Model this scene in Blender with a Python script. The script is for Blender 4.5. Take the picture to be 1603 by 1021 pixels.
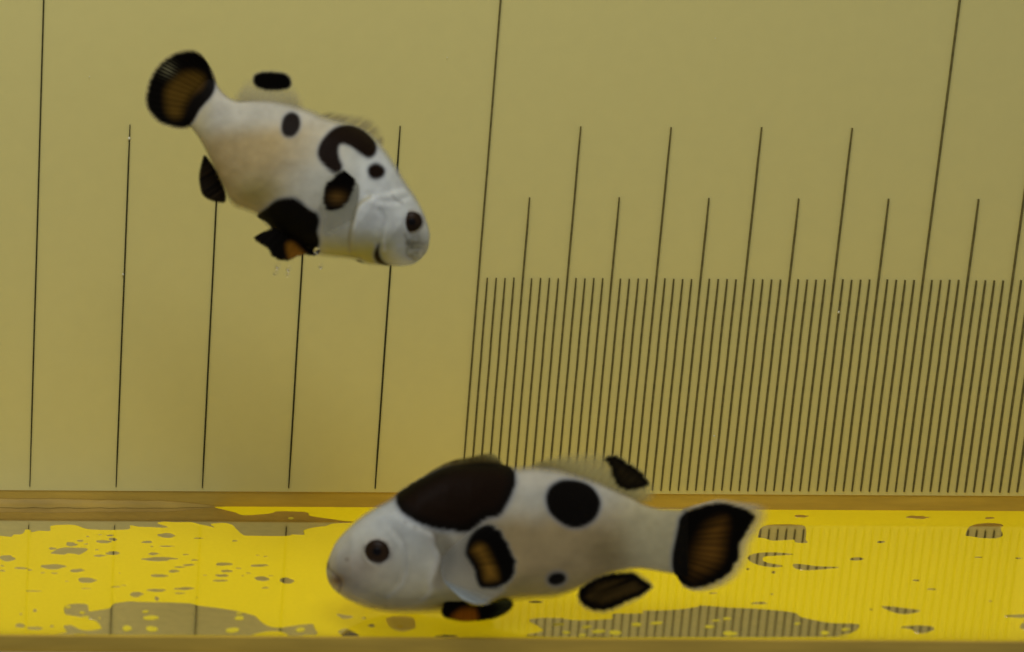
import bpy, math, random
import numpy as np
from mathutils import Matrix, Vector

for _o in list(bpy.data.objects):
    bpy.data.objects.remove(_o)
SC = bpy.context.scene
COL = SC.collection
random.seed(4)
RNG = np.random.default_rng(7)

# ------------------------------------------------------------------ camera
# All lengths are written in millimetres; one Blender unit is 10 mm.
S = 0.1
F, PX, PY = 2400.0, 801.5 - 1080.0, 510.5          # focal length and optical axis in photo pixels
PITCH, YAW, ROLL = 0.1762, -0.0078, 0.0036
CAM = np.array([-72.867, -172.36, 51.82])
cp, sp, cyw, syw = math.cos(PITCH), math.sin(PITCH), math.cos(YAW), math.sin(YAW)
FWD = np.array([syw * cp, cyw * cp, -sp])
R0 = np.array([cyw, -syw, 0.0])
U0 = np.cross(R0, FWD)
RIGHT = math.cos(ROLL) * R0 + math.sin(ROLL) * U0
UP = -math.sin(ROLL) * R0 + math.cos(ROLL) * U0

cam_d = bpy.data.cameras.new('camera')
cam = bpy.data.objects.new('camera', cam_d)
COL.objects.link(cam)
m = Matrix.Identity(4)
for i in range(3):
    m[i][0], m[i][1], m[i][2], m[i][3] = RIGHT[i], UP[i], -FWD[i], CAM[i] * S
cam.matrix_world = m
cam_d.sensor_fit = 'HORIZONTAL'
cam_d.sensor_width = 36.0
cam_d.lens = F / 1603 * 36
cam_d.shift_x = 1080.0 / 1603                        # the photo is the right part of a wider frame
cam_d.clip_start, cam_d.clip_end = 0.1, 500
cam_d.dof.use_dof = True
cam_d.dof.focus_distance = 18.3
cam_d.dof.aperture_fstop = 0.4
SC.camera = cam

# ------------------------------------------------------------------ light
SC.view_settings.view_transform = 'Standard'
SC.view_settings.look = 'None'
SC.view_settings.exposure = 0.0
SC.view_settings.gamma = 1.0
W = bpy.data.worlds.new('World')
SC.world = W
W.use_nodes = True
bg = W.node_tree.nodes['Background']
bg.inputs[0].default_value = (0.85, 0.9, 1.0, 1)
bg.inputs[1].default_value = 0.27


def area(name, loc, target, sx, sy, power, col):
    d = bpy.data.lights.new(name, 'AREA')
    d.shape = 'RECTANGLE'
    d.size, d.size_y, d.energy, d.color = sx, sy, power, col
    o = bpy.data.objects.new(name, d)
    COL.objects.link(o)
    o.location = loc
    o.rotation_euler = (Vector(target) - Vector(loc)).to_track_quat('-Z', 'Y').to_euler()
    return o


area('room_lamp', (-6, -11, 22.5), (1, -1.5, 2.2), 14, 9, 2500, (0.97, 0.985, 1.0))
area('floor_glow_fill', (0, -2.2, -9), (0, -2.2, 0), 22, 7, 2600, (1.0, 0.96, 0.86))  # added, unseen: makes the yellow floor glow from below


# ------------------------------------------------------------------ helpers
def ray(px, py):
    v = np.array([FWD + RIGHT * ((a - PX) / F) - UP * ((b - PY) / F) for a, b in zip(np.ravel(px), np.ravel(py))])
    return v


def rays(p):
    p = np.asarray(p, float)
    return FWD + np.outer((p[:, 0] - PX) / F, RIGHT) - np.outer((p[:, 1] - PY) / F, UP)


def on_plane(p, y):
    """photo points -> millimetre points on the upright plane at depth y"""
    d = rays(p)
    t = (y - CAM[1]) / d[:, 1]
    return CAM + d * t[:, None]


def on_floor(p, z=0.0):
    d = rays(p)
    t = (z - CAM[2]) / d[:, 2]
    return CAM + d * t[:, None]


def lin(r, g, b):
    f = lambda c: (c / 255 / 12.92) if c / 255 <= 0.04045 else ((c / 255 + 0.055) / 1.055) ** 2.4
    return np.array([f(r), f(g), f(b)])


def crop(pts, ox, oy, s):
    return [(ox + x / s, oy + y / s) for x, y in pts]


def closed(pts, n=6):
    """closed Catmull-Rom"""
    P = np.asarray(pts, float)
    k = len(P)
    out = []
    for i in range(k):
        a, b, c, d = P[i - 1], P[i], P[(i + 1) % k], P[(i + 2) % k]
        for j in range(n):
            t = j / n
            out.append(0.5 * (2 * b + (c - a) * t + (2 * a - 5 * b + 4 * c - d) * t * t + (3 * b - a - 3 * c + d) * t ** 3))
    return np.array(out)


def openc(pts, n):
    """open curve resampled evenly to n points"""
    P = np.asarray(pts, float)
    Q = np.vstack([2 * P[0] - P[1], P, 2 * P[-1] - P[-2]])
    out = []
    for i in range(1, len(Q) - 2):
        a, b, c, d = Q[i - 1], Q[i], Q[i + 1], Q[i + 2]
        for j in range(12):
            t = j / 12
            out.append(0.5 * (2 * b + (c - a) * t + (2 * a - 5 * b + 4 * c - d) * t * t + (3 * b - a - 3 * c + d) * t ** 3))
    out.append(P[-1])
    out = np.array(out)
    s = np.r_[0, np.cumsum(np.linalg.norm(np.diff(out, axis=0), axis=1))]
    u = np.linspace(0, s[-1], n)
    return np.stack([np.interp(u, s, out[:, 0]), np.interp(u, s, out[:, 1])], 1)


def sdf(p, poly):
    """signed distance in photo pixels, negative inside"""
    p = np.asarray(p, float)
    best = np.full(len(p), 1e18)
    inside = np.zeros(len(p), bool)
    k = len(poly)
    for i in range(k):
        a, b = poly[i], poly[(i + 1) % k]
        e = b - a
        w = p - a
        t = np.clip((w @ e) / (e @ e + 1e-12), 0, 1)
        q = w - t[:, None] * e
        best = np.minimum(best, (q * q).sum(1))
        c = (a[1] > p[:, 1]) != (b[1] > p[:, 1])
        if a[1] != b[1]:
            xs = a[0] + (p[:, 1] - a[1]) * (b[0] - a[0]) / (b[1] - a[1])
            inside ^= c & (p[:, 0] < xs)
    return np.sqrt(best) * np.where(inside, -1, 1)


def sst(e0, e1, x):
    t = np.clip((x - e0) / (e1 - e0), 0, 1)
    return t * t * (3 - 2 * t)


def noise2(p, scale, seed):
    """cheap smooth value noise in photo pixels"""
    r = np.random.default_rng(seed).random((64, 64))
    q = np.asarray(p) / scale
    i = np.floor(q).astype(int)
    f = q - i
    f = f * f * (3 - 2 * f)
    g = lambda a, b: r[(i[:, 0] + a) % 64, (i[:, 1] + b) % 64]
    return (g(0, 0) * (1 - f[:, 0]) + g(1, 0) * f[:, 0]) * (1 - f[:, 1]) + (g(0, 1) * (1 - f[:, 0]) + g(1, 1) * f[:, 0]) * f[:, 1]


def mesh_obj(name, verts, faces, mat=None, parent=None, colors=None, smooth=True, origin=None):
    v = np.asarray(verts, float) * S
    if origin is not None:
        v = v - np.asarray(origin) * S
    me = bpy.data.meshes.new(name)
    me.from_pydata(v.tolist(), [], faces)
    me.update()
    if smooth:
        me.polygons.foreach_set('use_smooth', [True] * len(me.polygons))
    if colors is not None:
        a = me.color_attributes.new('pigment', 'FLOAT_COLOR', 'POINT')
        a.data.foreach_set('color', np.asarray(colors, np.float32).ravel())
    if mat:
        me.materials.append(mat)
    o = bpy.data.objects.new(name, me)
    COL.objects.link(o)
    if origin is not None:
        o.location = np.asarray(origin) * S
    if parent:
        o.parent = parent
        if origin is None:
            o.location = -Vector(world_loc(parent))
        else:
            o.location = Vector(np.asarray(origin) * S) - Vector(world_loc(parent))
    return o


def world_loc(o):
    l = Vector(o.location)
    while o.parent:
        o = o.parent
        l += Vector(o.location)
    return l


def thing(name, label, cat, loc=(0, 0, 0), group=None):
    o = bpy.data.objects.new(name, None)
    o.empty_display_size = 0.3
    o.location = np.asarray(loc, float) * S
    COL.objects.link(o)
    o['label'], o['category'] = label, cat
    if group:
        o['group'] = group
    return o


def tag(o, label, cat, group=None):
    o['label'], o['category'] = label, cat
    if group:
        o['group'] = group
    return o


def box(x0, x1, y0, y1, z0, z1, bev=0.0):
    v = [(x, y, z) for x in (x0, x1) for y in (y0, y1) for z in (z0, z1)]
    f = [(0, 1, 3, 2), (4, 6, 7, 5), (0, 4, 5, 1), (2, 3, 7, 6), (0, 2, 6, 4), (1, 5, 7, 3)]
    return v, f


# ------------------------------------------------------------------ materials
def mat(name):
    mt = bpy.data.materials.new(name)
    mt.use_nodes = True
    nt = mt.node_tree
    nt.nodes.clear()
    out = nt.nodes.new('ShaderNodeOutputMaterial')
    return mt, nt, out


def N(nt, t, **kw):
    n = nt.nodes.new('ShaderNode' + t)
    for k, v in kw.items():
        if k in n.inputs:
            n.inputs[k].default_value = v
        else:
            setattr(n, k, v)
    return n


def L(nt, a, b):
    nt.links.new(a, b)


def mottled(nt, base, amount, scale, stretch=(1, 1, 1), detail=4):
    """base colour with fine procedural variation; returns a colour socket"""
    tc = N(nt, 'TexCoord')
    mp = N(nt, 'Mapping')
    mp.inputs['Scale'].default_value = stretch
    L(nt, tc.outputs['Object'], mp.inputs['Vector'])
    no = N(nt, 'TexNoise')
    no.inputs['Scale'].default_value = scale
    no.inputs['Detail'].default_value = detail
    L(nt, mp.outputs[0], no.inputs['Vector'])
    r = N(nt, 'ValToRGB')
    r.color_ramp.elements[0].position, r.color_ramp.elements[1].position = 0.3, 0.7
    b = np.array(base)
    r.color_ramp.elements[0].color = (*(b * (1 - amount)), 1)
    r.color_ramp.elements[1].color = (*np.clip(b * (1 + amount), 0, 1), 1)
    L(nt, no.outputs['Fac'], r.inputs[0])
    return r.outputs[0], no.outputs['Fac']


def plastic(name, base, amount, scale, rough, stretch=(1, 1, 1), spec=0.4, bump=0.0, translucent=0.0, tcol=None, coat=0.0):
    mt, nt, out = mat(name)
    c, fac = mottled(nt, base, amount, scale, stretch)
    p = N(nt, 'BsdfPrincipled')
    p.inputs['Roughness'].default_value = rough
    p.inputs['Specular IOR Level'].default_value = spec
    p.inputs['Coat Weight'].default_value = coat
    p.inputs['Coat Roughness'].default_value = 0.05
    L(nt, c, p.inputs['Base Color'])
    if bump:
        b = N(nt, 'Bump')
        b.inputs['Strength'].default_value = bump
        b.inputs['Distance'].default_value = 0.01
        L(nt, fac, b.inputs['Height'])
        L(nt, b.outputs[0], p.inputs['Normal'])
    s = p.outputs[0]
    if translucent:
        t = N(nt, 'BsdfTranslucent')
        if tcol is None:
            L(nt, c, t.inputs[0])
        else:
            t.inputs[0].default_value = (*tcol, 1)
        mx = N(nt, 'MixShader')
        mx.inputs[0].default_value = translucent
        L(nt, s, mx.inputs[1])
        L(nt, t.outputs[0], mx.inputs[2])
        s = mx.outputs[0]
    L(nt, s, out.inputs[0])
    return mt


M_WALL = plastic('frosted_acrylic', (0.70, 0.60, 0.205), 0.012, 5.0, 0.5, spec=0.25, bump=0.02)
M_LINE_DARK = plastic('engraved_line_dark', (0.045, 0.04, 0.012), 0.3, 14, 0.8, spec=0.1)
M_LINE = plastic('engraved_line', (0.15, 0.125, 0.04), 0.25, 14, 0.8, spec=0.1)
M_YELLOW = plastic('yellow_tub_through_floor', (0.78, 0.61, 0.008), 0.05, 22, 0.25, spec=0.2, translucent=0.4, tcol=(0.93, 0.83, 0.06), coat=1.0, bump=0.01)
M_FLECK = plastic('yellow_fleck', (0.88, 0.69, 0.03), 0.06, 22, 0.35, spec=0.3)
M_AMBER = plastic('amber_joint', (0.54, 0.35, 0.045), 0.12, 3.0, 0.45, stretch=(0.4, 1, 3), spec=0.3)
M_SMEAR = plastic('glue_smear', (0.46, 0.30, 0.055), 0.22, 2.2, 0.5, stretch=(0.5, 1, 2), spec=0.2, bump=0.1)
M_SPECK = plastic('pale_speck', (0.75, 0.72, 0.5), 0.1, 6.0, 0.5)
M_POCKET_TAN = plastic('painted_reflection', (0.72, 0.62, 0.24), 0.15, 6.0, 0.6, spec=0.2, translucent=0.45, tcol=(0.8, 0.7, 0.3))  # tan colour painted in place of an air pocket's pale reflection
M_TAN = plastic('tan_edge', (0.42, 0.33, 0.14), 0.1, 4.0, 0.4, spec=0.3)


def mirror_mat(name, col, rough):
    mt, nt, out = mat(name)
    c, fac = mottled(nt, col, 0.05, 9)
    g = N(nt, 'BsdfGlossy')
    g.inputs['Roughness'].default_value = rough
    L(nt, c, g.inputs['Color'])
    d = N(nt, 'BsdfDiffuse')
    d.inputs['Color'].default_value = (0.2, 0.16, 0.06, 1)
    mx = N(nt, 'MixShader')
    mx.inputs[0].default_value = 0.08
    L(nt, g.outputs[0], mx.inputs[1])
    L(nt, d.outputs[0], mx.inputs[2])
    L(nt, mx.outputs[0], out.inputs[0])
    return mt


M_AIR = mirror_mat('trapped_air_mirror', (0.93, 0.89, 0.84), 0.075)

# skin: pigment and some painted light from the attribute, fine scales as bump
M_SKIN, nt, out = mat('fish_skin')
at_ = N(nt, 'Attribute', attribute_name='pigment')
p_ = N(nt, 'BsdfPrincipled')
p_.inputs['Roughness'].default_value = 0.55
p_.inputs['Specular IOR Level'].default_value = 0.04
p_.inputs['Subsurface Weight'].default_value = 0.12
p_.inputs['Subsurface Radius'].default_value = (0.25, 0.17, 0.09)
p_.inputs['Subsurface Scale'].default_value = 0.12
tc_ = N(nt, 'TexCoord')
vo_ = N(nt, 'TexVoronoi')
vo_.inputs['Scale'].default_value = 12
L(nt, tc_.outputs['Object'], vo_.inputs['Vector'])
no_ = N(nt, 'TexNoise')
no_.inputs['Scale'].default_value = 5
no_.inputs['Detail'].default_value = 5
L(nt, tc_.outputs['Object'], no_.inputs['Vector'])
ad_ = N(nt, 'Math', operation='ADD')
L(nt, vo_.outputs['Distance'], ad_.inputs[0])
L(nt, no_.outputs['Fac'], ad_.inputs[1])
bp_ = N(nt, 'Bump')
bp_.inputs['Strength'].default_value = 0.10
bp_.inputs['Distance'].default_value = 0.03
L(nt, ad_.outputs[0], bp_.inputs['Height'])
L(nt, bp_.outputs[0], p_.inputs['Normal'])
mr_ = N(nt, 'MapRange')
mr_.inputs['From Min'].default_value, mr_.inputs['From Max'].default_value = 0.3, 0.7
mr_.inputs['To Min'].default_value, mr_.inputs['To Max'].default_value = 0.93, 1.05
L(nt, no_.outputs['Fac'], mr_.inputs['Value'])
mul_ = N(nt, 'VectorMath', operation='SCALE')
L(nt, at_.outputs['Color'], mul_.inputs[0])
L(nt, mr_.outputs[0], mul_.inputs['Scale'])
L(nt, mul_.outputs[0], p_.inputs['Base Color'])
str_ = N(nt, 'BsdfTransparent')
smx_ = N(nt, 'MixShader')
L(nt, at_.outputs['Alpha'], smx_.inputs[0])
L(nt, str_.outputs[0], smx_.inputs[1])
L(nt, p_.outputs[0], smx_.inputs[2])
L(nt, smx_.outputs[0], out.inputs[0])

# fins: pigment and its own transparency per point, a little light comes through
M_FIN, nt, out = mat('fish_fin')
at_ = N(nt, 'Attribute', attribute_name='pigment')
p_ = N(nt, 'BsdfPrincipled')
p_.inputs['Roughness'].default_value = 0.6
p_.inputs['Specular IOR Level'].default_value = 0.04
L(nt, at_.outputs['Color'], p_.inputs['Base Color'])
tl_ = N(nt, 'BsdfTranslucent')
L(nt, at_.outputs['Color'], tl_.inputs['Color'])
m1_ = N(nt, 'MixShader')
m1_.inputs[0].default_value = 0.35
L(nt, p_.outputs[0], m1_.inputs[1])
L(nt, tl_.outputs[0], m1_.inputs[2])
tr_ = N(nt, 'BsdfTransparent')
m2_ = N(nt, 'MixShader')
L(nt, at_.outputs['Alpha'], m2_.inputs[0])
L(nt, tr_.outputs[0], m2_.inputs[1])
L(nt, m1_.outputs[0], m2_.inputs[2])
L(nt, m2_.outputs[0], out.inputs[0])


def glossy_eye(name, col):
    mt, nt, out = mat(name)
    c, _ = mottled(nt, col, 0.35, 9)
    p = N(nt, 'BsdfPrincipled')
    p.inputs['Roughness'].default_value = 0.35
    p.inputs['Specular IOR Level'].default_value = 0.08
    L(nt, c, p.inputs['Base Color'])
    L(nt, p.outputs[0], out.inputs[0])
    return mt


M_IRIS = glossy_eye('eye_iris', (0.022, 0.011, 0.004))
M_PUPIL = glossy_eye('eye_pupil', (0.004, 0.003, 0.003))
M_EYERIM = glossy_eye('eye_rim', (0.36, 0.33, 0.26))

M_BUBBLE, nt, out = mat('bubble_glass')
g_ = N(nt, 'BsdfGlass')
g_.inputs['IOR'].default_value = 1.33
g_.inputs['Roughness'].default_value = 0.02
L(nt, g_.outputs[0], out.inputs[0])

# ------------------------------------------------------------------ the tank
Y_FRONT = float(on_floor([(800, 998)])[0][1])
XL, XR, ZT = -110.0, 120.0, 95.0
Z_LINE, Z_WALL, Z_JOINT = 2.3, 1.85, 0.62
LEVEL = {'mm': 27.06, 'half': 36.22, 'cm': 44.06, 'five': ZT - 0.5}

tank = thing('measuring_tank', 'pale acrylic measuring tank with ruled back wall and bright yellow floor, holding both spotted fish',
             'tank', (0, Y_FRONT / 2, 0))
v, f = box(XL, XR, 0, 4.0, Z_WALL, ZT)
back = mesh_obj('back_panel', v, f, M_WALL, tank, smooth=False)
# glue joint under the ruled panel: upper amber face, lower fillet (amber at left, flooded yellow at right)
v, f = box(XL, XR, 0.12, 4.0, 0.003, Z_WALL - 0.002)
mesh_obj('glue_joint', v, f, M_AMBER, tank, smooth=False)
# a paler smear of glue along the foot of the joint, thinning out to the right
SM = openc([(-420, 778), (-150, 779), (0, 781), (90, 781), (150, 783), (240, 784), (290, 787), (330, 792), (352, 798)], 60)
SMP = on_plane(SM + np.c_[np.zeros(60), RNG.normal(0, .35, 60)], -0.1)
sv, sf = [], []
PROF = ((0.10, 1.0), (-0.06, 0.86), (-0.25, 0.62), (-0.55, 0.36), (-0.95, 0.15), (-1.35, 0.0))
for i, q in enumerate(SMP):
    h = max(q[2] - 0.004, 0.0)
    g = min(1.0, h / 1.1) * (1 + 0.18 * math.sin(i * 1.7) + RNG.normal(0, .05))
    for y, zf in PROF:
        sv.append((q[0], y * g if y < 0 else y, 0.0135 + h * zf))
    sv.append((q[0], 0.10, 0.003))
k = len(PROF) + 1
for i in range(59):
    for j in range(k):
        sf.append((i * k + j, i * k + (j + 1) % k, i * k + k + (j + 1) % k, i * k + k + j))
mesh_obj('glue_smear', sv, sf, M_SMEAR, tank)
v, f = box(XL, XR, Y_FRONT, 4.0, -1.25, 0)
floor = mesh_obj('floor_panel', v, f, M_YELLOW, tank, smooth=False)
v, f = box(XL, XR, Y_FRONT - 0.5, Y_FRONT - 0.005, -1.45, -0.02)
mesh_obj('front_edge', v, f, M_AMBER, tank, smooth=False)
v, f = box(XL, XR, Y_FRONT - 0.9, Y_FRONT + 0.3, -2.4, -1.46)
mesh_obj('base_rail', v, f, M_TAN, tank, smooth=False)

# engraved lines, one part each
line_mesh = {}


def graduation(x, kind, dark):
    key = (kind, dark)
    wd, pr = (0.15 if dark else 0.13), (0.16 if dark else 0.22)
    if key not in line_mesh:
        h = LEVEL[kind] - Z_LINE
        n = 10
        v, f = [], []
        for i in range(n + 1):
            z = h * i / n
            e = random.uniform(-0.012, 0.012)
            t = 0.5 if i in (0, n) else 1.0
            for xx, yy in ((-wd / 2 * t + e, 0.0), (-wd / 2 * t + e, -pr), (wd / 2 * t + e, -pr), (wd / 2 * t + e, 0.0)):
                v.append((xx, yy, z))
        for i in range(n):
            for j in range(3):
                a = i * 4 + j
                f.append((a, a + 1, a + 5, a + 4))
        f += [(0, 3, 2, 1), (n * 4, n * 4 + 1, n * 4 + 2, n * 4 + 3)]
        o = mesh_obj('graduation_line', v, f, M_LINE_DARK if dark else M_LINE, back, smooth=False, origin=(0, 0, 0))
        line_mesh[key] = o
        first = o
    else:
        first = line_mesh[key].copy()
        COL.objects.link(first)
        first.parent = back
    first.location = Vector((x * S, -0.0006, (Z_LINE + random.uniform(-.04, .04)) * S)) - Vector(world_loc(back))
    return first


for x in range(-60, 0, 10):
    graduation(x, 'five' if x % 50 == 0 else 'cm', True)
for x in range(0, 66):
    graduation(x, 'five' if x % 50 == 0 else 'cm' if x % 10 == 0 else 'half' if x % 5 == 0 else 'mm', False)


for px_, r_ in (((202, 217), .14), ((192.5, 430), .11), ((1313, 489), .13), ((1118, 683), .1), ((140, 120), .06), ((700, 90), .06), ((1120, 60), .05)):
    c_ = on_plane([px_], -0.36 if px_[0] > 780 else -0.18)[0]
    vv = [c_ + r_ * np.array([math.cos(t) * random.uniform(.7, 1.2), 0, 1.3 * math.sin(t) * random.uniform(.7, 1.2)]) for t in np.linspace(0, 2 * math.pi, 9)[:-1]]
    vv += [c_ + np.array([0, -0.05, 0]), c_ + np.array([0, .15, 0])]
    mesh_obj('pale_speck', vv, [(i, (i + 1) % 8, 8) for i in range(8)] + [((i + 1) % 8, i, 9) for i in range(8)], M_SPECK, back)

# pockets of trapped air under the floor: they mirror the ruled wall
def sheet(name, px_poly, z0, z1, mt, jitter=0.6, smooth_n=4, crown=0.0):
    P = closed(px_poly, smooth_n) if smooth_n else np.array(px_poly, float)
    if jitter:
        j = RNG.normal(0, 1, P.shape) * jitter
        j[:, 1] *= 0.4
        P = P + (j + np.roll(j, 1, 0)) * 0.5
    G = on_floor(P, z0)
    G[:, 1] = np.minimum(G[:, 1], -0.02 if name == 'air_pocket' else -0.4)
    G[:, 1] = np.maximum(G[:, 1], Y_FRONT + 0.04)
    k = len(G)
    bot = G.copy()
    top = G.copy()
    bot[:, 2] = z0
    c = G.mean(0)
    top[:, 2] = z1
    top[:, :2] = c[:2] + (top[:, :2] - c[:2]) * (1 - 0.01)
    v = np.vstack([bot, top])
    f = [tuple(range(k, 2 * k))] + [(i, (i + 1) % k, k + (i + 1) % k, k + i) for i in range(k)]
    a = 0.5 * np.sum(G[:, 0] * np.roll(G[:, 1], -1) - np.roll(G[:, 0], -1) * G[:, 1])
    if a < 0:
        f = [tuple(reversed(q)) for q in f]
    return mesh_obj(name, v, f, mt, floor, smooth=False)


def blob(cx, cy, rx, ry, s, ox, oy):
    n = 12 if rx > 14 else 8
    ph = random.uniform(0, 6)
    pts = []
    for i in range(n):
        t = 2 * math.pi * i / n
        r = 1 + 0.22 * math.sin(2 * t + ph) * random.random() + random.uniform(-0.14, 0.12)
        pts.append((ox + (cx + rx * r * math.cos(t) * (1.15 if math.cos(t) > .9 else 1)) / s, oy + (cy + ry * r * math.sin(t)) / s))
    return pts


def pocket(pts, jit=0.5):
    sheet('air_pocket', pts, -0.012, 0.005, M_AIR, jit)


def fleck(pts):
    sheet('yellow_fleck', pts, 0.013, 0.05, M_FLECK, 0.3)


A, sA = (0, 740), 3.206
B, sB = (800, 740), 1.996
left_back = [(-150, 815)] + crop([(0, 318), (60, 312), (105, 308), (120, 287), (150, 290), (155, 300), (190, 292), (245, 293), (250, 268), (330, 262),
            (380, 265), (430, 282), (500, 287), (640, 285), (650, 265), (700, 272), (780, 275), (845, 275), (785, 255), (830, 247), (900, 250)], *A, sA) + \
    crop([(0, 290), (60, 305), (130, 318), (180, 330), (150, 305), (250, 295), (325, 312), (360, 350), (400, 385), (450, 395), (740, 398), (800, 385),
          (885, 388), (885, 350), (1000, 325), (1060, 318), (1110, 300), (1240, 295), (1275, 285), (1200, 280), (1080, 262), (980, 248), (925, 238),
          (915, 215), (850, 207), (680, 203), (640, 218), (540, 228), (410, 235), (350, 215), (290, 200), (190, 175)], 300, 760, 5.01) + [(300, 785), (0, 782), (-150, 780)]
sheet('air_pocket', left_back, -0.012, 0.005, M_AIR, 0.4, 3)
pocket(crop([(255, 405), (290, 385), (330, 377), (430, 380), (438, 390), (400, 412), (375, 408), (345, 405), (320, 412), (270, 408)], *A, sA))
pocket(crop([(320, 690), (330, 668), (380, 658), (430, 662), (440, 680), (445, 697), (500, 690), (550, 680), (570, 660), (640, 648), (740, 650), (860, 652),
             (950, 657), (1010, 670), (1130, 685), (1210, 700), (1280, 720), (1310, 748), (1350, 772), (1400, 780), (1480, 770), (1570, 760), (1580, 775),
             (1595, 800), (1590, 815), (1530, 815), (1520, 832), (1460, 832), (1450, 815), (1400, 797), (1330, 800), (1250, 822), (1230, 832), (340, 828),
             (335, 800), (318, 772), (350, 768), (400, 790), (440, 795), (500, 787), (505, 775), (480, 745), (440, 735), (400, 725), (345, 715), (325, 712)], *A, sA))
for b in [(833, 316, 42, 11), (738, 349, 23, 6), (770, 408, 28, 6), (795, 434, 83, 9), (520, 348, 37, 7), (553, 316, 17, 4), (565, 335, 20, 8),
          (357, 360, 30, 9), (403, 343, 18, 4), (263, 382, 17, 6), (565, 404, 38, 9), (500, 418, 25, 5), (488, 388, 12, 2), (500, 312, 10, 2),
          (440, 321, 10, 2), (432, 359, 12, 2), (265, 472, 57, 12), (384, 492, 34, 8), (105, 480, 35, 5), (150, 489, 14, 3), (35, 431, 38, 15),
          (10, 468, 12, 3), (12, 493, 14, 4), (275, 506, 16, 3), (215, 503, 14, 2), (435, 541, 45, 12), (335, 546, 10, 2), (432, 583, 25, 2.5),
          (170, 595, 33, 3), (580, 574, 22, 3), (622, 567, 12, 2), (798, 518, 43, 7), (872, 495, 22, 7), (900, 475, 24, 4), (946, 464, 28, 5),
          (930, 412, 14, 3), (975, 440, 20, 3), (835, 370, 35, 3), (762, 371, 6, 3), (995, 330, 22, 3), (783, 591, 42, 8), (685, 612, 36, 12),
          (925, 583, 55, 6), (903, 606, 25, 3), (787, 633, 10, 12), (1122, 460, 36, 8), (1137, 495, 26, 6), (1115, 517, 30, 7), (1105, 543, 32, 5),
          (1300, 467, 45, 6), (1198, 481, 14, 3), (1312, 533, 38, 11), (1358, 518, 12, 2), (1440, 543, 30, 16), (1330, 579, 18, 3), (1245, 505, 15, 2),
          (1218, 518, 7, 2), (1028, 516, 12, 2), (1178, 343, 14, 3), (1330, 422, 10, 2), (1293, 416, 10, 2), (988, 628, 5, 3), (175, 693, 10, 7),
          (100, 768, 28, 9), (175, 782, 38, 8), (260, 772, 9, 5), (105, 710, 6, 4), (600, 505, 4, 2)]:
    pocket(blob(*b, sA, *A), 0.3)
for b in [(340, 676, 13, 5), (412, 703, 14, 6), (430, 728, 20, 7), (730, 698, 17, 5), (757, 729, 38, 10), (638, 781, 26, 12), (762, 785, 30, 13),
          (1203, 730, 26, 9), (1200, 707, 14, 4), (1167, 791, 35, 11), (1508, 789, 25, 10), (405, 815, 30, 6), (500, 731, 4, 3), (1460, 229, 14, 4)]:
    fleck(blob(*b, sA, *A))
pocket(crop([(55, 462), (80, 455), (150, 455), (200, 462), (310, 458), (320, 442), (410, 440), (415, 432), (500, 430), (585, 420), (590, 415), (680, 422),
             (760, 425), (880, 437), (910, 452), (1000, 470), (1088, 474), (1070, 500), (1020, 510), (990, 514), (105, 514), (100, 495), (75, 475)], *B, sB))
pocket(crop([(770, 200), (785, 170), (830, 162), (910, 165), (922, 180), (920, 208), (925, 220), (890, 218), (880, 210), (820, 213), (790, 205)], *B, sB))
pocket(crop([(738, 268), (760, 253), (810, 249), (885, 255), (830, 260), (795, 262), (785, 272), (800, 282), (850, 292), (820, 296), (770, 288)], *B, sB))
pocket(crop([(880, 290), (895, 285), (950, 292), (1025, 296), (980, 302), (920, 305), (890, 300)], *B, sB))
pocket(crop([(1420, 195), (1435, 168), (1480, 158), (1535, 162), (1530, 175), (1535, 200), (1490, 206), (1440, 200)], *B, sB))
pocket(crop([(1158, 420), (1180, 418), (1240, 425), (1280, 432), (1240, 442), (1200, 438)], *B, sB))
pocket(crop([(1215, 483), (1260, 478), (1310, 480), (1322, 490), (1290, 502), (1265, 500), (1250, 490)], *B, sB))
pocket(crop([(1545, 447), (1603, 443), (1660, 446), (1640, 455), (1560, 452)], *B, sB))
pocket(crop([(1590, 480), (1610, 466), (1660, 470), (1650, 492), (1600, 490)], *B, sB))
for b in [(1080, 270, 20, 5), (1157, 217, 14, 3), (1270, 140, 32, 5), (1265, 337, 12, 2.5), (1313, 365, 12, 2.5), (820, 312, 6, 4), (740, 302, 6, 3),
          (1460, 265, 12, 2), (1585, 268, 10, 2), (1125, 428, 5, 2), (775, 408, 25, 3), (1497, 402, 5, 2), (630, 377, 12, 2), (75, 405, 20, 3), (815, 380, 5, 2),
          (1495, 142, 14, 3), (905, 136, 20, 4)]:
    pocket(blob(*b, sB, *B), 0.3)
for b in [(148, 474, 15, 3), (235, 482, 14, 4), (172, 500, 12, 4), (272, 496, 18, 5), (325, 500, 18, 7), (222, 508, 12, 3), (392, 474, 16, 5),
          (455, 470, 17, 4), (620, 482, 14, 4), (675, 456, 14, 3), (640, 462, 12, 2), (685, 503, 22, 6), (893, 472, 8, 3), (980, 501, 14, 6), (1045, 490, 14, 3)]:
    fleck(blob(*b, sB, *B))
C, sC = (420, 920), 3.34
sheet('painted_pocket', crop([(620, 160), (680, 150), (750, 155), (770, 185), (760, 215), (700, 228), (650, 215), (625, 190)], *C, sC), 0.004, 0.03, M_POCKET_TAN, 0.5)  # air pocket under the chin, its reflection painted as flat tan
pocket(crop([(355, 140), (400, 143), (445, 152), (420, 162), (385, 160)], *C, sC))
pocket(crop([(365, 230), (405, 215), (450, 235), (475, 252), (460, 258), (395, 258), (380, 248)], *C, sC))
pocket(crop([(875, 254), (930, 248), (985, 252), (980, 258), (890, 258)], *C, sC))
for b in [(540, 200, 20, 6), (500, 160, 12, 4), (1395, 75, 30, 6)]:
    pocket(blob(*b, sC, *C), 0.3)
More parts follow.
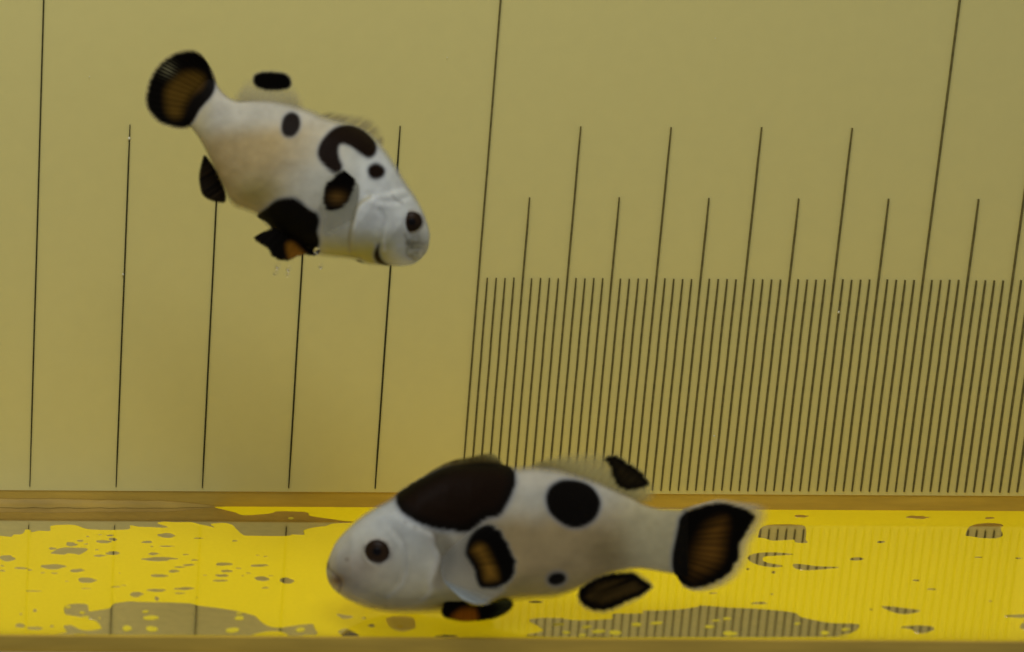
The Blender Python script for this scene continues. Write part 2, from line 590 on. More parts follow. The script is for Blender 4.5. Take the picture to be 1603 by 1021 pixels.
fleck(blob(688, 205, 14, 5, sC, *C))


# ------------------------------------------------------------------ fish
class Fish:
    """a fish laid out on an upright mid-plane at depth y0; thickness runs along the sight line through its middle"""

    def __init__(self, root, y0, centre, slope=(0, 0)):
        self.root, self.y0 = root, y0
        d = rays([centre])[0]
        self.n = -d / np.linalg.norm(d)
        self.c, self.slope = np.array(centre, float), slope

    def P(self, px, off=0.0):
        """photo points + thickness offset (mm, towards the viewer) -> mm"""
        px = np.asarray(px, float)
        yy = self.y0 + (px - self.c) @ np.array(self.slope)
        d = rays(px)
        t = (yy - CAM[1]) / d[:, 1]
        return CAM + d * t[:, None] - d / np.linalg.norm(d, axis=1)[:, None] * np.broadcast_to(off, (len(px),))[:, None]

    def body(self, top, bot, axis_deg, widths, paint, relief=None, nu=230, nt=150):
        a = math.radians(axis_deg)
        ax = np.array([math.cos(a), math.sin(a)])
        pr = np.array([math.sin(a), -math.cos(a)])        # towards the back
        T = np.asarray(top, float)
        Bt = np.asarray(bot, float)
        Tu, Tv = openc(T, 600) @ ax, openc(T, 600) @ pr
        Bu, Bv = openc(Bt, 600) @ ax, openc(Bt, 600) @ pr
        u0, u1 = min(Tu.min(), Bu.min()), min(Tu.max(), Bu.max())
        s = np.linspace(0, 1, nu)
        s = 0.55 * s + 0.45 * (1 - np.cos(s * math.pi)) / 2
        u = u0 + (u1 - u0) * s
        o1, o2 = np.argsort(Tu), np.argsort(Bu)
        tv, bv = np.interp(u, Tu[o1], Tv[o1]), np.interp(u, Bu[o2], Bv[o2])
        c, h = (tv + bv) / 2, np.maximum((tv - bv) / 2, 0.4)
        w = np.interp(s, *zip(*widths))
        self.fr = (u, c, h, w, ax, pr)
        self.relief = relief
        th = np.linspace(0, 2 * math.pi, nt, endpoint=False)
        px, off = [], []
        for i in range(nu):
            ca, sa = np.cos(th), np.sin(th)
            px.append(np.outer(np.full(nt, u[i]), ax) + np.outer(c[i] + h[i] * ca, pr))
            off.append(w[i] * np.sign(sa) * np.abs(sa) ** 0.9)
        px, off = np.vstack(px), np.hstack(off)
        if relief is not None:
            off = off + relief(px) * np.sign(off) * sst(0.2, 2.0, np.abs(off))
        V = self.P(px, off)
        col = paint(px)
        # thin flesh along the back and belly lets a little light through; dark pigment does not
        rim = np.tile(np.abs(np.cos(th)), nu)
        hs = np.repeat(np.clip(h / 60, 0, 1), nt)
        al = 1 - 0.86 * sst(0.93 - 0.07 / np.maximum(hs, .25), 1.0, rim)
        al = np.maximum(al, 1 - sst(0.03, 0.2, col.max(1)))
        col = np.c_[np.clip(col, 0, 1), al]
        F_ = []
        for i in range(nu - 1):
            for j in range(nt):
                j2 = (j + 1) % nt
                F_.append((i * nt + j, i * nt + j2, (i + 1) * nt + j2, (i + 1) * nt + j))
        F_.append(tuple(range(nt))[::-1])
        F_.append(tuple(range((nu - 1) * nt, nu * nt)))
        return mesh_obj('body', V, F_, M_SKIN, self.root, col)

    def surf(self, px):
        """half thickness of the body at a photo point"""
        u, c, h, w, ax, pr = self.fr
        a, b = np.dot(px, ax), np.dot(px, pr)
        ci, hi, wi = np.interp(a, u, c), np.interp(a, u, h), np.interp(a, u, w)
        r = np.clip((b - ci) / hi, -1, 1)
        b0 = float(wi * math.sqrt(1 - r * r) ** 0.9)
        return b0 + float(self.relief(np.array([px], float))[0])

    def fin(self, name, base, tip, off, paint, nu=46, nv=90, thick=0.10, rays_n=14, ridge=0.012, wave=0.2, label=None):
        Bc, Tc = openc(base, nv), openc(tip, nv)
        uu = np.linspace(0, 1, nu)
        px = np.vstack([Bc * (1 - q) + Tc * q for q in uu])
        U = np.repeat(uu, nv)
        Vv = np.tile(np.linspace(0, 1, nv), nu)
        o = off[0] * (1 - U) + off[1] * U
        o = o + wave * np.sin(Vv * 9 + U * 2) * U
        rid = ridge * np.sin(Vv * rays_n * 2 * math.pi)
        t = thick * (1 - 0.7 * U)
        col = np.clip(paint(px, U, Vv), 0, 1)
        V = np.vstack([self.P(px, o + t + rid), self.P(px, o - t + rid)])
        k = nu * nv
        f = []
        for i in range(nu - 1):
            for j in range(nv - 1):
                a = i * nv + j
                f.append((a, a + 1, a + nv + 1, a + nv))
                f.append((k + a, k + a + nv, k + a + nv + 1, k + a + 1))
        rim = [j for j in range(nv)] + [i * nv + nv - 1 for i in range(1, nu)] + [(nu - 1) * nv + j for j in range(nv - 2, -1, -1)] + [i * nv for i in range(nu - 2, 0, -1)]
        for i in range(len(rim)):
            a, b = rim[i], rim[(i + 1) % len(rim)]
            f.append((a, k + a, k + b, b))
        ob = mesh_obj(name, V, f, M_FIN, self.root, np.vstack([col, col]))
        if label:
            ob['label'] = label
        return ob

    def eye(self, px, r_px, side=1, rim=1.18):
        dpt = self.surf(px) * side
        c = self.P([px], dpt)[0]
        rmm = np.linalg.norm(self.P([(px[0] + r_px, px[1])])[0] - self.P([px])[0])
        ax = self.n * side
        e1 = np.cross(ax, [0, 0, 1.0]); e1 /= np.linalg.norm(e1)
        e2 = np.cross(e1, ax)

        def ball(R, flat, lift, n1=24, n2=40):
            v, f = [], []
            for i in range(n1 + 1):
                a = math.pi * i / n1
                for j in range(n2):
                    b = 2 * math.pi * j / n2
                    v.append(c + ax * (lift + math.cos(a) * flat) + R * math.sin(a) * (math.cos(b) * e1 + math.sin(b) * e2))
            for i in range(n1):
                for j in range(n2):
                    f.append((i * n2 + j, (i + 1) * n2 + j, (i + 1) * n2 + (j + 1) % n2, i * n2 + (j + 1) % n2))
            return v, f
        v, f = ball(rmm * rim, 0.42, -0.05)
        eye = mesh_obj('eye', v, f, M_EYERIM, self.root)
        v, f = ball(rmm, 0.62, 0.03)
        mesh_obj('iris', v, f, M_IRIS, eye)
        v, f = ball(rmm * 0.60, 0.5, 0.20)
        mesh_obj('pupil', v, f, M_PUPIL, eye)


def over(base, colr, a):
    return base * (1 - a[:, None]) + np.asarray(colr) * a[:, None]


WHITE = np.array([0.52, 0.49, 0.37])
NAPE_LIT = np.array([0.455, 0.46, 0.415])  # upper head tint with the cool overhead light painted in
BACKW = np.array([0.51, 0.46, 0.335])
FLANK = np.array([0.42, 0.305, 0.135])
STALK = np.array([0.54, 0.455, 0.23])
BELLY_BOUNCE = np.array([0.42, 0.35, 0.04])  # yellow light bounced off the floor, painted on the upper fish's belly
BLACK = np.array([0.0045, 0.003, 0.0015])
BROWNBLACK = np.array([0.010, 0.0045, 0.0016])
BROWN = np.array([0.16, 0.075, 0.012])
ORANGE = np.array([0.42, 0.125, 0.004])
CLEAR = np.array([0.66, 0.575, 0.25])

# ---- lower fish -----------------------------------------------------------
c4 = lambda pts: crop(pts, 490, 690, 3.403)
c5 = lambda pts: crop(pts, 790, 690, 3.521)
low = thing('spotted_fish', 'white fish with big black saddle patch facing left just above the yellow floor', 'fish',
            on_floor([(800, 975)])[0])
Y_LOW = float(on_floor([(760, 974)])[0][1])
fl = Fish(low, Y_LOW, (790, 845))
L_top = c4([(70, 690), (72, 660), (85, 620), (120, 540), (180, 470), (250, 405), (330, 350), (400, 312), (445, 278), (500, 238), (600, 182), (700, 140), (800, 125), (900, 118), (1000, 124), (1060, 136)]) + \
    c5([(150, 135), (230, 140), (300, 152), (400, 182), (500, 217), (600, 262), (700, 308), (770, 345), (850, 367), (950, 372), (1010, 378)])
L_bot = c4([(70, 690), (72, 720), (90, 770), (130, 815), (200, 860), (300, 900), (400, 920), (500, 925), (600, 925), (700, 920), (850, 905), (1060, 860)]) + \
    c5([(150, 880), (280, 870), (400, 830), (500, 775), (600, 735), (720, 712), (800, 718), (900, 735), (960, 742), (1010, 748)])
patch_big = closed(c4([(440, 290), (455, 355), (500, 400), (560, 435), (650, 468), (750, 482), (830, 485), (870, 455), (930, 415), (980, 405), (1020, 365), (1055, 300),
                       (1078, 230), (1078, 180), (1055, 140), (1010, 115), (900, 108), (800, 112), (720, 132), (640, 165), (560, 208), (490, 250)]))
spot_round = closed(c5([(228, 310), (250, 255), (300, 222), (350, 215), (420, 225), (480, 255), (520, 310), (527, 360), (505, 420), (460, 460), (400, 480), (340, 470), (280, 430), (240, 380)]))
spot_small = closed(c5([(238, 765), (255, 738), (290, 727), (325, 735), (337, 760), (320, 785), (280, 797), (250, 788)]))
gill = closed(c4([(500, 430), (560, 462), (640, 500), (650, 560), (678, 620), (665, 680), (640, 740), (640, 810), (560, 880), (400, 900), (250, 850), (120, 780), (90, 680), (140, 560), (260, 430), (400, 380)]))
preop = openc(c4([(430, 480), (485, 560), (500, 640), (498, 700), (470, 770), (400, 830)]), 60)
mouth_l = openc(c4([(72, 665), (105, 700), (140, 735), (150, 770), (135, 812)]), 40)


def line_d(p, line):
    d = np.full(len(p), 1e9)
    for a, b in zip(line[:-1], line[1:]):
        e = b - a
        t = np.clip(((p - a) @ e) / (e @ e + 1e-9), 0, 1)
        d = np.minimum(d, np.linalg.norm(p - a - t[:, None] * e, axis=1))
    return d


tail_black_l = closed(c5([(1000, 392), (1050, 372), (1120, 352), (1190, 342), (1240, 350), (1300, 368), (1345, 385), (1380, 422), (1360, 460), (1325, 520), (1300, 570), (1290, 640),
                          (1260, 700), (1220, 750), (1150, 785), (1080, 808), (1030, 812), (985, 795), (945, 755), (925, 700), (925, 630), (940, 550), (955, 480), (965, 430)]))

def paint_low(p):
    x, y = p[:, 0], p[:, 1]
    col = np.tile(WHITE, (len(p), 1))
    n = noise2(p, 40, 3)
    col = over(col, NAPE_LIT, sst(60, -60, (y - 835) + 0.55 * (x - 600) * 0 + 30 * (n - .5)) * (1 - sst(680, 760, x)))
    # flank goes pinkish brown behind the gill, stalk cream
    col = over(col, FLANK, sst(660, 830, x + 25 * n) * (1 - sst(960, 1060, x)) * sst(765, 850, y + 20 * n))
    col = over(col, BACKW, sst(700, 800, x) * (1 - sst(745, 800, y)))
    col = over(col, STALK, sst(930, 1020, x) * 0.9)
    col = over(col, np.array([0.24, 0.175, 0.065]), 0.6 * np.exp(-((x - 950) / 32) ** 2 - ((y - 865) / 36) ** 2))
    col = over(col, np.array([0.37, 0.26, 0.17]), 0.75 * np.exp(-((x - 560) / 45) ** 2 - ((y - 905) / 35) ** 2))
    col = over(col, np.array([0.36, 0.285, 0.07]), 0.9 * sst(880, 955, y) * sst(540, 600, x))  # yellow bounce from the floor painted into the belly colour
    col = over(col, np.array([0.31, 0.255, 0.175]), 0.7 * sst(0, -14, -0 + np.abs(line_d(p, openc(c4([(660, 520), (720, 560), (700, 640), (665, 760)]), 30))) - 16))
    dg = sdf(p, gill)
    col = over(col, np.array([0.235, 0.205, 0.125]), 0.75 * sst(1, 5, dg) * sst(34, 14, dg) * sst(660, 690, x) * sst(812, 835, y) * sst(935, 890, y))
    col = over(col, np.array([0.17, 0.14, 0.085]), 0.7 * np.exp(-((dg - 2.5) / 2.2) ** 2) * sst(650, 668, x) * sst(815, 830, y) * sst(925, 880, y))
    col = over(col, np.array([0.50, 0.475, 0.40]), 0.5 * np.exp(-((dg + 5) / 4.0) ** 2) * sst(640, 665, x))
    col = over(col, np.array([0.37, 0.335, 0.235]), 0.6 * sst(868, 905, y) * sst(690, 640, x))  # warmer, darker shading of the lower head painted in
    # lips and mouth corner
    col = over(col, np.array([0.20, 0.105, 0.03]), 0.9 * np.exp(-((x - 529) / 11) ** 2 - ((y - 908) / 9) ** 2))
    col = over(col, np.array([0.12, 0.09, 0.06]), 0.6 * np.exp(-(line_d(p, mouth_l) / 1.8) ** 2))
    col = over(col, np.array([0.09, 0.07, 0.05]), np.exp(-((x - 512) / 3) ** 2 - ((y - 884) / 6) ** 2))
    for cx, cy, r in ((584, 950, 2.5), (604, 950, 2.5), (543, 876, 3), (650, 826, 2.5), (634, 818, 2)):
        col = over(col, np.array([0.20, 0.16, 0.11]), 0.7 * np.exp(-((x - cx) ** 2 + (y - cy) ** 2) / r ** 2))
    col = over(col, np.array([0.48, 0.46, 0.38]), 0.5 * np.exp(-(line_d(p, preop) / 3) ** 2))
    col *= (0.88 + 0.10 * noise2(p, 9, 5) + 0.14 * noise2(p, 26, 6))[:, None]
    d = sdf(p, patch_big)
    col = over(col, np.array([0.24, 0.25, 0.26]), 0.6 * sst(9, 0, d))
    col = over(col, over(np.tile(BROWNBLACK, (len(p), 1)), BLACK, sst(-22, -2, d)), sst(2.2, -2.2, d + 2.0 * (noise2(p, 6, 8) - .5)))
    for q in (spot_round, spot_small, tail_black_l):
        d = sdf(p, q)
        col = over(col, np.array([0.22, 0.23, 0.24]), 0.6 * sst(8, 0, d))
        col = over(col, BLACK, sst(2.5, -2.5, d))
    return col


def relief_low(p):
    d = sdf(p, gill)
    r = 0.42 * sst(3, -5, d)
    r -= 0.16 * np.exp(-(line_d(p, preop) / 4) ** 2)
    r += 0.12 * np.exp(-(line_d(p, preop + np.array([-7, 0])) / 5) ** 2)
    r -= 0.22 * np.exp(-(line_d(p, mouth_l) / 3) ** 2)
    r += 0.3 * np.exp(-(((p[:, 0] - 590.8) ** 2 + (p[:, 1] - 863.4) ** 2) / 30 ** 2) ** 2)
    r += 0.06 * noise2(p, 14, 12)
    return r


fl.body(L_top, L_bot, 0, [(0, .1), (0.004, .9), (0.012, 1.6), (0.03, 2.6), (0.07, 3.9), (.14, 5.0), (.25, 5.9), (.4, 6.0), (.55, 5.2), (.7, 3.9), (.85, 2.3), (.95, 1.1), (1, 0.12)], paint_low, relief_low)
fl.eye((590.8, 863.4), 18.6, 1)
fl.eye((590.8, 863.4), 18.0, -1)


def streak(V, n, seed, px=None):
    r = np.random.default_rng(seed).random(n + 2)
    q = V * n
    i = np.floor(q).astype(int)
    f = q - i
    f = f * f * (3 - 2 * f)
    return r[i] * (1 - f) + r[np.minimum(i + 1, n + 1)] * f


tail_brown_l = closed(c5([(1080, 470), (1150, 420), (1220, 410), (1245, 450), (1235, 530), (1225, 600), (1200, 680), (1130, 740), (1050, 780), (1000, 760), (985, 700), (1010, 600)]))


def paint_tail_l(p, U, V):
    st = streak(V, 46, 1)
    d = sdf(p, tail_black_l) + (st - .5) * 3.5 * sst(.55, .9, U) + 1.5 * (noise2(p, 4, 2) - .5)
    col = np.tile(np.array([0.62, 0.56, 0.40]), (len(p), 1))
    a = 0.85 * (1 - sst(0.74, 1.0, U)) * (.8 + .2 * st) * sst(0, 0.04, V) * sst(1, .96, V)
    a = np.maximum(a, 0.45 * sst(16, 2, d) * sst(1.0, .86, U))
    a = np.maximum(a, sst(.16, 0, U))
    k = sst(4, -3.5, d)
    blk = np.tile(BLACK, (len(p), 1))
    b = sst(8, -26, sdf(p, tail_brown_l)) * (0.35 + 0.65 * streak(V, 60, 6)) * (0.3 + 0.7 * sst(1060, 1135, p[:, 0]))
    blk = over(blk, np.array([0.34, 0.15, 0.018]), b * 0.9)
    col = over(col, 0, k) + blk * k[:, None]
    return np.c_[col, np.maximum(a, k)]


fl.fin('tail_fin', c5([(985, 374), (965, 395), (945, 440), (935, 500), (928, 560), (922, 620), (920, 670), (925, 705), (935, 730), (950, 750)]),
       c5([(1120, 336), (1200, 318), (1310, 330), (1435, 345), (1475, 400), (1440, 485), (1385, 565), (1365, 655), (1315, 742), (1245, 800), (1155, 832), (1060, 838), (985, 812)]),
       (0, -1.5), paint_tail_l, nu=60, nv=130, rays_n=18)

dors_black_l = closed(c5([(548, 105), (575, 82), (620, 85), (660, 110), (710, 140), (760, 175), (772, 195), (798, 225), (795, 250), (740, 268), (690, 275), (640, 262), (605, 225), (590, 180), (580, 140)]))


def paint_dorsal_soft_l(p, U, V):
    col = np.tile(CLEAR, (len(p), 1))
    st = streak(V, 50, 3)
    a = (0.80 + 0.12 * (st - .5)) * sst(1.0, 0.25, U) * sst(0, .10, V) * sst(1.0, .85, V)
    d = sdf(p, dors_black_l) + (st - .5) * 3
    k = sst(3.5, -3.5, d)
    blk = over(np.tile(BLACK, (len(p), 1)), np.array([0.045, 0.03, 0.01]), (.4 + .6 * st) * sst(2, -18, d))
    return np.c_[over(col, 0, k) + blk * k[:, None], np.maximum(a, k * .97)]


fl.fin('soft_dorsal_fin', c5([(120, 150), (300, 170), (450, 215), (600, 275), (720, 330), (790, 362)]),
       c5([(160, 105), (300, 70), (430, 45), (560, 40), (680, 85), (790, 165), (850, 260), (840, 330)]), (0, 0.3), paint_dorsal_soft_l, rays_n=20, ridge=.015)


def paint_dorsal_spiny_l(p, U, V):
    st = streak(V, 26, 9)
    c = np.tile(np.array([0.20, 0.145, 0.05]), (len(p), 1))
    c = over(c, np.array([0.40, 0.34, 0.12]), st * .8 * sst(.1, .8, U))
    a = (0.92 - 0.35 * st * sst(.2, 1, U)) * sst(1.0, 0.75, U) * sst(0, .12, V) * sst(1, .93, V)
    return np.c_[c, a]


fl.fin('spiny_dorsal_fin', c4([(560, 225), (640, 175), (720, 140), (820, 132), (930, 130), (1030, 140)]),
       c4([(575, 195), (660, 140), (750, 100), (840, 82), (940, 60), (1000, 95)]), (0, 0.2), paint_dorsal_spiny_l, rays_n=11, ridge=.03)

anal_l = closed(c5([(405, 850), (415, 815), (450, 785), (500, 752), (560, 735), (640, 728), (710, 730), (760, 760), (808, 798), (790, 830), (740, 860), (660, 895), (600, 925), (540, 938), (480, 932), (440, 910), (412, 880)]))


def paint_anal_l(p, U, V):
    st = streak(V, 30, 21)
    d = sdf(p, anal_l) + (st - .5) * 2
    k = sst(4, -4, d)
    blk = over(np.tile(BLACK, (len(p), 1)), np.array([0.17, 0.10, 0.022]), noise2(np.c_[(p[:, 0] * .93 - p[:, 1] * .37) / 9, (p[:, 0] * .37 + p[:, 1] * .93) / 1.6], 4, 77) * sst(-4, -18, d) * .7)
    a = 0.40 * sst(8, 0, d)
    return np.c_[over(np.tile(CLEAR, (len(p), 1)), 0, k) + blk * k[:, None], np.maximum(a, k)]


fl.fin('anal_fin', c5([(395, 850), (430, 790), (500, 745), (600, 720), (720, 715), (790, 750)]),
       c5([(405, 900), (450, 935), (540, 955), (620, 932), (740, 880), (830, 805)]), (0.2, 0.6), paint_anal_l, rays_n=16)

pect_black_l = closed(c4([(810, 600), (825, 530), (870, 470), (930, 452), (990, 472), (1030, 530), (1052, 590), (1080, 650), (1078, 700), (1050, 750), (1000, 782), (930, 788), (890, 782), (868, 740), (858, 690), (830, 640)]))
pect_brown_l = closed(c4([(828, 590), (850, 545), (895, 530), (940, 560), (980, 640), (1005, 720), (990, 755), (925, 765), (895, 740), (880, 680), (850, 630)]))


def paint_pect_l(p, U, V):
    st = streak(V, 40, 31)
    d = sdf(p, pect_black_l) + (st - .5) * 4 * sst(.6, .9, U)
    k = sst(4, -4, d)
    col = np.tile(np.array([0.40, 0.385, 0.32]), (len(p), 1))
    col = over(col, np.array([0.37, 0.41, 0.40]), sst(.72, .85, V))
    a = 0.35 + 0.4 * sst(.72, .9, V)
    a = a * sst(1.0, .86, U + 0.06 * st)
    a = np.maximum(a, 0.5 * sst(.2, 0, U))
    blk = over(np.tile(BLACK, (len(p), 1)), np.array([0.40, 0.195, 0.022]), sst(3, -20, sdf(p, pect_brown_l)) * (.55 + .45 * st))
    return np.c_[over(col, 0, k) + blk * k[:, None], np.maximum(a, k)]


sfl = fl.surf((700, 880))
fl.fin('pectoral_fin', c4([(690, 610), (680, 640), (678, 670), (680, 700), (690, 735), (710, 770)]),
       c4([(850, 470), (930, 432), (1010, 460), (1060, 550), (1095, 650), (1095, 740), (1050, 800), (1000, 850), (900, 885), (800, 850)]),
       (sfl + .1, sfl + 1.6), paint_pect_l, rays_n=17, nv=110)
fl.fin('pectoral_fin', c4([(690, 610), (680, 670), (710, 770)]), c4([(900, 560), (980, 650), (960, 760), (860, 800)]),
       (-sfl - .1, -sfl - 1.4), lambda p, U, V: np.c_[over(np.tile(BLACK, (len(p), 1)), np.array([.4, .2, .028]), sst(.5, .7, U) * sst(.95, .8, U)), 0.5 + 0.5 * sst(.4, .5, U)], nu=20, nv=40)

pelv_l = closed(c4([(685, 910), (700, 865), (740, 828), (775, 828), (805, 858), (840, 880), (885, 885), (900, 920), (890, 950), (860, 958), (800, 960), (740, 950), (700, 938)]))
pelv_or_l = closed(c4([(735, 945), (750, 915), (800, 888), (860, 890), (880, 920), (880, 965), (800, 975)]))


def paint_pelv_l(p, U, V):
    d = sdf(p, pelv_l)
    k = sst(3, -3, d)
    c = over(np.tile(BLACK, (len(p), 1)), ORANGE, sst(5, -9, sdf(p, pelv_or_l)) * (.8 + .2 * streak(V, 20, 4)))
    return np.c_[c, k]


fl.fin('pelvic_fin', c4([(700, 835), (760, 815), (820, 840), (890, 870)]), c4([(675, 925), (730, 965), (820, 975), (905, 965)]), (3.2, 3.8), paint_pelv_l, rays_n=9,
       label='black pelvic fin with an orange blaze')
pelv2_l = closed(c4([(870, 890), (900, 880), (960, 860), (1020, 842), (1055, 850), (1063, 880), (1030, 915), (980, 940), (930, 952), (875, 956), (860, 920)]))
fl.fin('pelvic_fin', c4([(850, 870), (862, 900), (866, 930), (870, 962)]), c4([(1040, 828), (1072, 850), (1075, 885), (1000, 950)]), (2.8, 2.5),
       lambda p, U, V: np.c_[over(np.tile(BLACK, (len(p), 1)), np.array([.10, .10, .03]), .9 * sst(.4, .8, U) * streak(V, 16, 8)), sst(3, -3, sdf(p, pelv2_l))], rays_n=8,
       label='dark olive black pelvic fin')

# ---- upper fish -----------------------------------------------------------
c1 = lambda pts: crop(pts, 200, 50, 6.008)
c2 = lambda pts: crop(pts, 280, 150, 3.646)
c3 = lambda pts: crop(pts, 470, 160, 3.783)
upf = thing('spotted_fish', 'white fish with a black C-shaped mark, swimming head down before the ruled wall', 'fish',
            (float(on_plane([(470, 300)], -24)[0][0]), -24.0, float(on_plane([(470, 420)], -24)[0][2])))
fu = Fish(upf, -24.0, (470, 280), (-0.012, -0.004))
U_top = [(318, 108), (338, 128), (352, 146), (372, 157), (400, 156), (430, 157), (462, 163), (490, 172), (510, 181), (545, 191), (575, 205), (597, 224), (621, 258), (634, 281), (650, 305), (661, 325),
         (669, 345), (673.5, 364), (672, 384), (667, 396)]
U_bot = [(285, 190), (300, 203), (315, 225), (330, 255), (348, 295), (363, 322), (384, 331), (401, 339), (425, 362), (455, 385), (485, 398), (510, 403), (549, 407), (576, 415), (602, 417), (628, 418), (647, 414), (660, 405), (667, 396)]
arc = closed(c3([(112, 300), (130, 240), (180, 180), (230, 150), (290, 142), (350, 160), (400, 195), (435, 235), (445, 275), (432, 310), (405, 322), (370, 305), (330, 275), (290, 250), (245, 240), (220, 260), (217, 300), (225, 340), (240, 375), (235, 400), (210, 417), (170, 390), (125, 340)]))
dot_u = closed(c3([(400, 408), (412, 378), (445, 362), (482, 375), (502, 405), (490, 440), (450, 457), (415, 445)]))
spot_u = closed(c2([(585, 180), (595, 130), (620, 102), (650, 95), (680, 112), (693, 150), (685, 195), (655, 230), (620, 236), (595, 220)]))
belly_u = closed(c2([(445, 690), (500, 640), (560, 595), (640, 583), (690, 600), (740, 645), (785, 670), (802, 710), (795, 750), (790, 780), (800, 850), (740, 960), (600, 900), (520, 745)]))
chin_u = closed(c3([(468, 838), (442, 880), (438, 920), (462, 955), (510, 970), (528, 965), (495, 945), (474, 915), (467, 880)]))
chin2_u = closed(c3([(328, 945), (348, 934), (385, 965), (350, 985)]))
gill_u = closed(c3([(310, 900), (296, 800), (318, 690), (350, 610), (420, 560), (520, 540), (620, 520), (700, 600), (800, 800), (740, 1000), (500, 1010), (350, 990)]))
edge_u = openc(c3([(300, 880), (298, 800), (320, 690), (350, 610), (420, 560)]), 40)
brow_u = openc(c3([(400, 545), (470, 580), (560, 590), (640, 560)]), 40)
cheek_u = openc(c3([(470, 640), (500, 700), (490, 780), (470, 840)]), 40)
lip_u = openc(c3([(620, 790), (640, 850), (630, 900), (680, 935)]), 40)


tail_black_u = closed(c1([(180, 600), (200, 500), (240, 400), (300, 320), (380, 250), (460, 205), (560, 185), (640, 190), (710, 235), (760, 290), (790, 370), (815, 450), (818, 530), (790, 600), (740, 660), (680, 730), (640, 800), (600, 860), (540, 900), (470, 900), (390, 880), (310, 850), (240, 790), (195, 720), (178, 660)]))

tail_brown_u = closed(c1([(350, 560), (430, 440), (520, 380), (640, 370), (720, 420), (700, 520), (600, 600), (540, 700), (500, 800), (420, 810), (360, 740)]))

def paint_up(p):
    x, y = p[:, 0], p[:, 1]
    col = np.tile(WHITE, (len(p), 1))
    n = noise2(p, 35, 13)
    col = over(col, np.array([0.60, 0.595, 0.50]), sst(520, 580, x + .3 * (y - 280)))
    q = (x - 540) * 0.8 + (y - 250) * 0.55 + 30 * (n - .5)
    col = over(col, FLANK * np.array([1.06, 1.07, 1.05]), sst(0, -120, q) * sst(165, 225, y + 0.10 * (x - 400)))
    col = over(col, BACKW, sst(10, -60, q) * sst(215, 165, y + 0.05 * (x - 400)) * .9)
    col = over(col, STALK, sst(345, 300, x) * .9)
    col = over(col, BELLY_BOUNCE, 0.9 * sst(350, 400, y + 0.08 * (x - 560)) * sst(480, 515, x) * sst(640, 585, x))
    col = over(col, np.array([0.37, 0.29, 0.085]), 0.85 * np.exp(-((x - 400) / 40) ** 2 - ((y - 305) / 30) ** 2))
    col = over(col, np.array([0.62, 0.615, 0.54]), 0.8 * np.exp(-((x - 585) / 32) ** 2 - ((y - 325) / 30) ** 2))  # bright highlight painted on the gill plate
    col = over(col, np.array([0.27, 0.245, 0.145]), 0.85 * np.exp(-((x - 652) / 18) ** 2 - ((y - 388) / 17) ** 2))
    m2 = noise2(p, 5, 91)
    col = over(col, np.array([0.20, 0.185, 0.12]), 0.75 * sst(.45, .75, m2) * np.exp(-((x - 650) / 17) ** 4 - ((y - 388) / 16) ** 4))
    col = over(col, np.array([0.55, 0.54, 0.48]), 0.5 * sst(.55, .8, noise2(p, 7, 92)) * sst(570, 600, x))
    col = over(col, np.array([0.36, 0.31, 0.16]), 0.8 * np.exp(-(line_d(p, edge_u + np.array([-2, 0])) / 3.0) ** 2))  # shadow along the gill edge painted into the skin
    col = over(col, np.array([0.22, 0.20, 0.17]), 0.6 * np.exp(-(line_d(p, openc(c3([(545, 555), (570, 580), (605, 598)]), 10)) / 2.2) ** 2))
    col = over(col, np.array([0.16, 0.14, 0.10]), 0.75 * np.exp(-((x - 637) / 3.5) ** 2 - ((y - 381) / 4.5) ** 2))
    col = over(col, np.array([0.22, 0.20, 0.13]), 0.5 * np.exp(-(line_d(p, lip_u) / 2.0) ** 2))
    col = over(col, np.array([0.20, 0.18, 0.12]), 0.5 * np.exp(-(line_d(p, openc(c3([(640, 845), (690, 830), (730, 840)]), 10)) / 2) ** 2))
    col *= (0.88 + 0.10 * noise2(p, 8, 15) + 0.14 * noise2(p, 22, 16))[:, None]
    for g, base in ((tail_black_u, BLACK), (arc, BROWNBLACK), (dot_u, BROWNBLACK), (spot_u, np.array([0.014, 0.009, 0.006])), (belly_u, BLACK), (chin_u, BROWNBLACK), (chin2_u, np.array([.03, .025, .01]))):
        d = sdf(p, g) - (2.2 if g is arc else 0)
        col = over(col, np.array([0.24, 0.25, 0.26]), 0.5 * sst(6, 0, d))
        col = over(col, base, sst(2.6, -2.6, d))
        if g is tail_black_u:
            col = over(col, np.array([0.10, 0.05, 0.006]), sst(9, -12, sdf(p, tail_brown_u)))
    return col


def relief_up(p):
    d = sdf(p, gill_u)
    r = 0.4 * sst(3, -5, d)
    r -= 0.13 * np.exp(-(line_d(p, brow_u) / 4) ** 2)
    r += 0.1 * np.exp(-(line_d(p, brow_u + np.array([0, 8])) / 5) ** 2)
    r -= 0.15 * np.exp(-(line_d(p, cheek_u) / 4) ** 2)
    r -= 0.2 * np.exp(-(line_d(p, lip_u) / 3) ** 2)
    r += 0.3 * np.exp(-(((p[:, 0] - 644) ** 2 + (p[:, 1] - 347) ** 2) / 26 ** 2) ** 2)
    r += 0.07 * noise2(p, 12, 17)
    return r


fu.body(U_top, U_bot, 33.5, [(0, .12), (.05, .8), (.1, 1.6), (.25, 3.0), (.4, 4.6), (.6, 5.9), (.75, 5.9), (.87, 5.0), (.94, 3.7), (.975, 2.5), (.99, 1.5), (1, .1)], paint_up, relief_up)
fu.eye((644, 347), 17.0, 1)
fu.eye((644, 347), 17.0, -1)



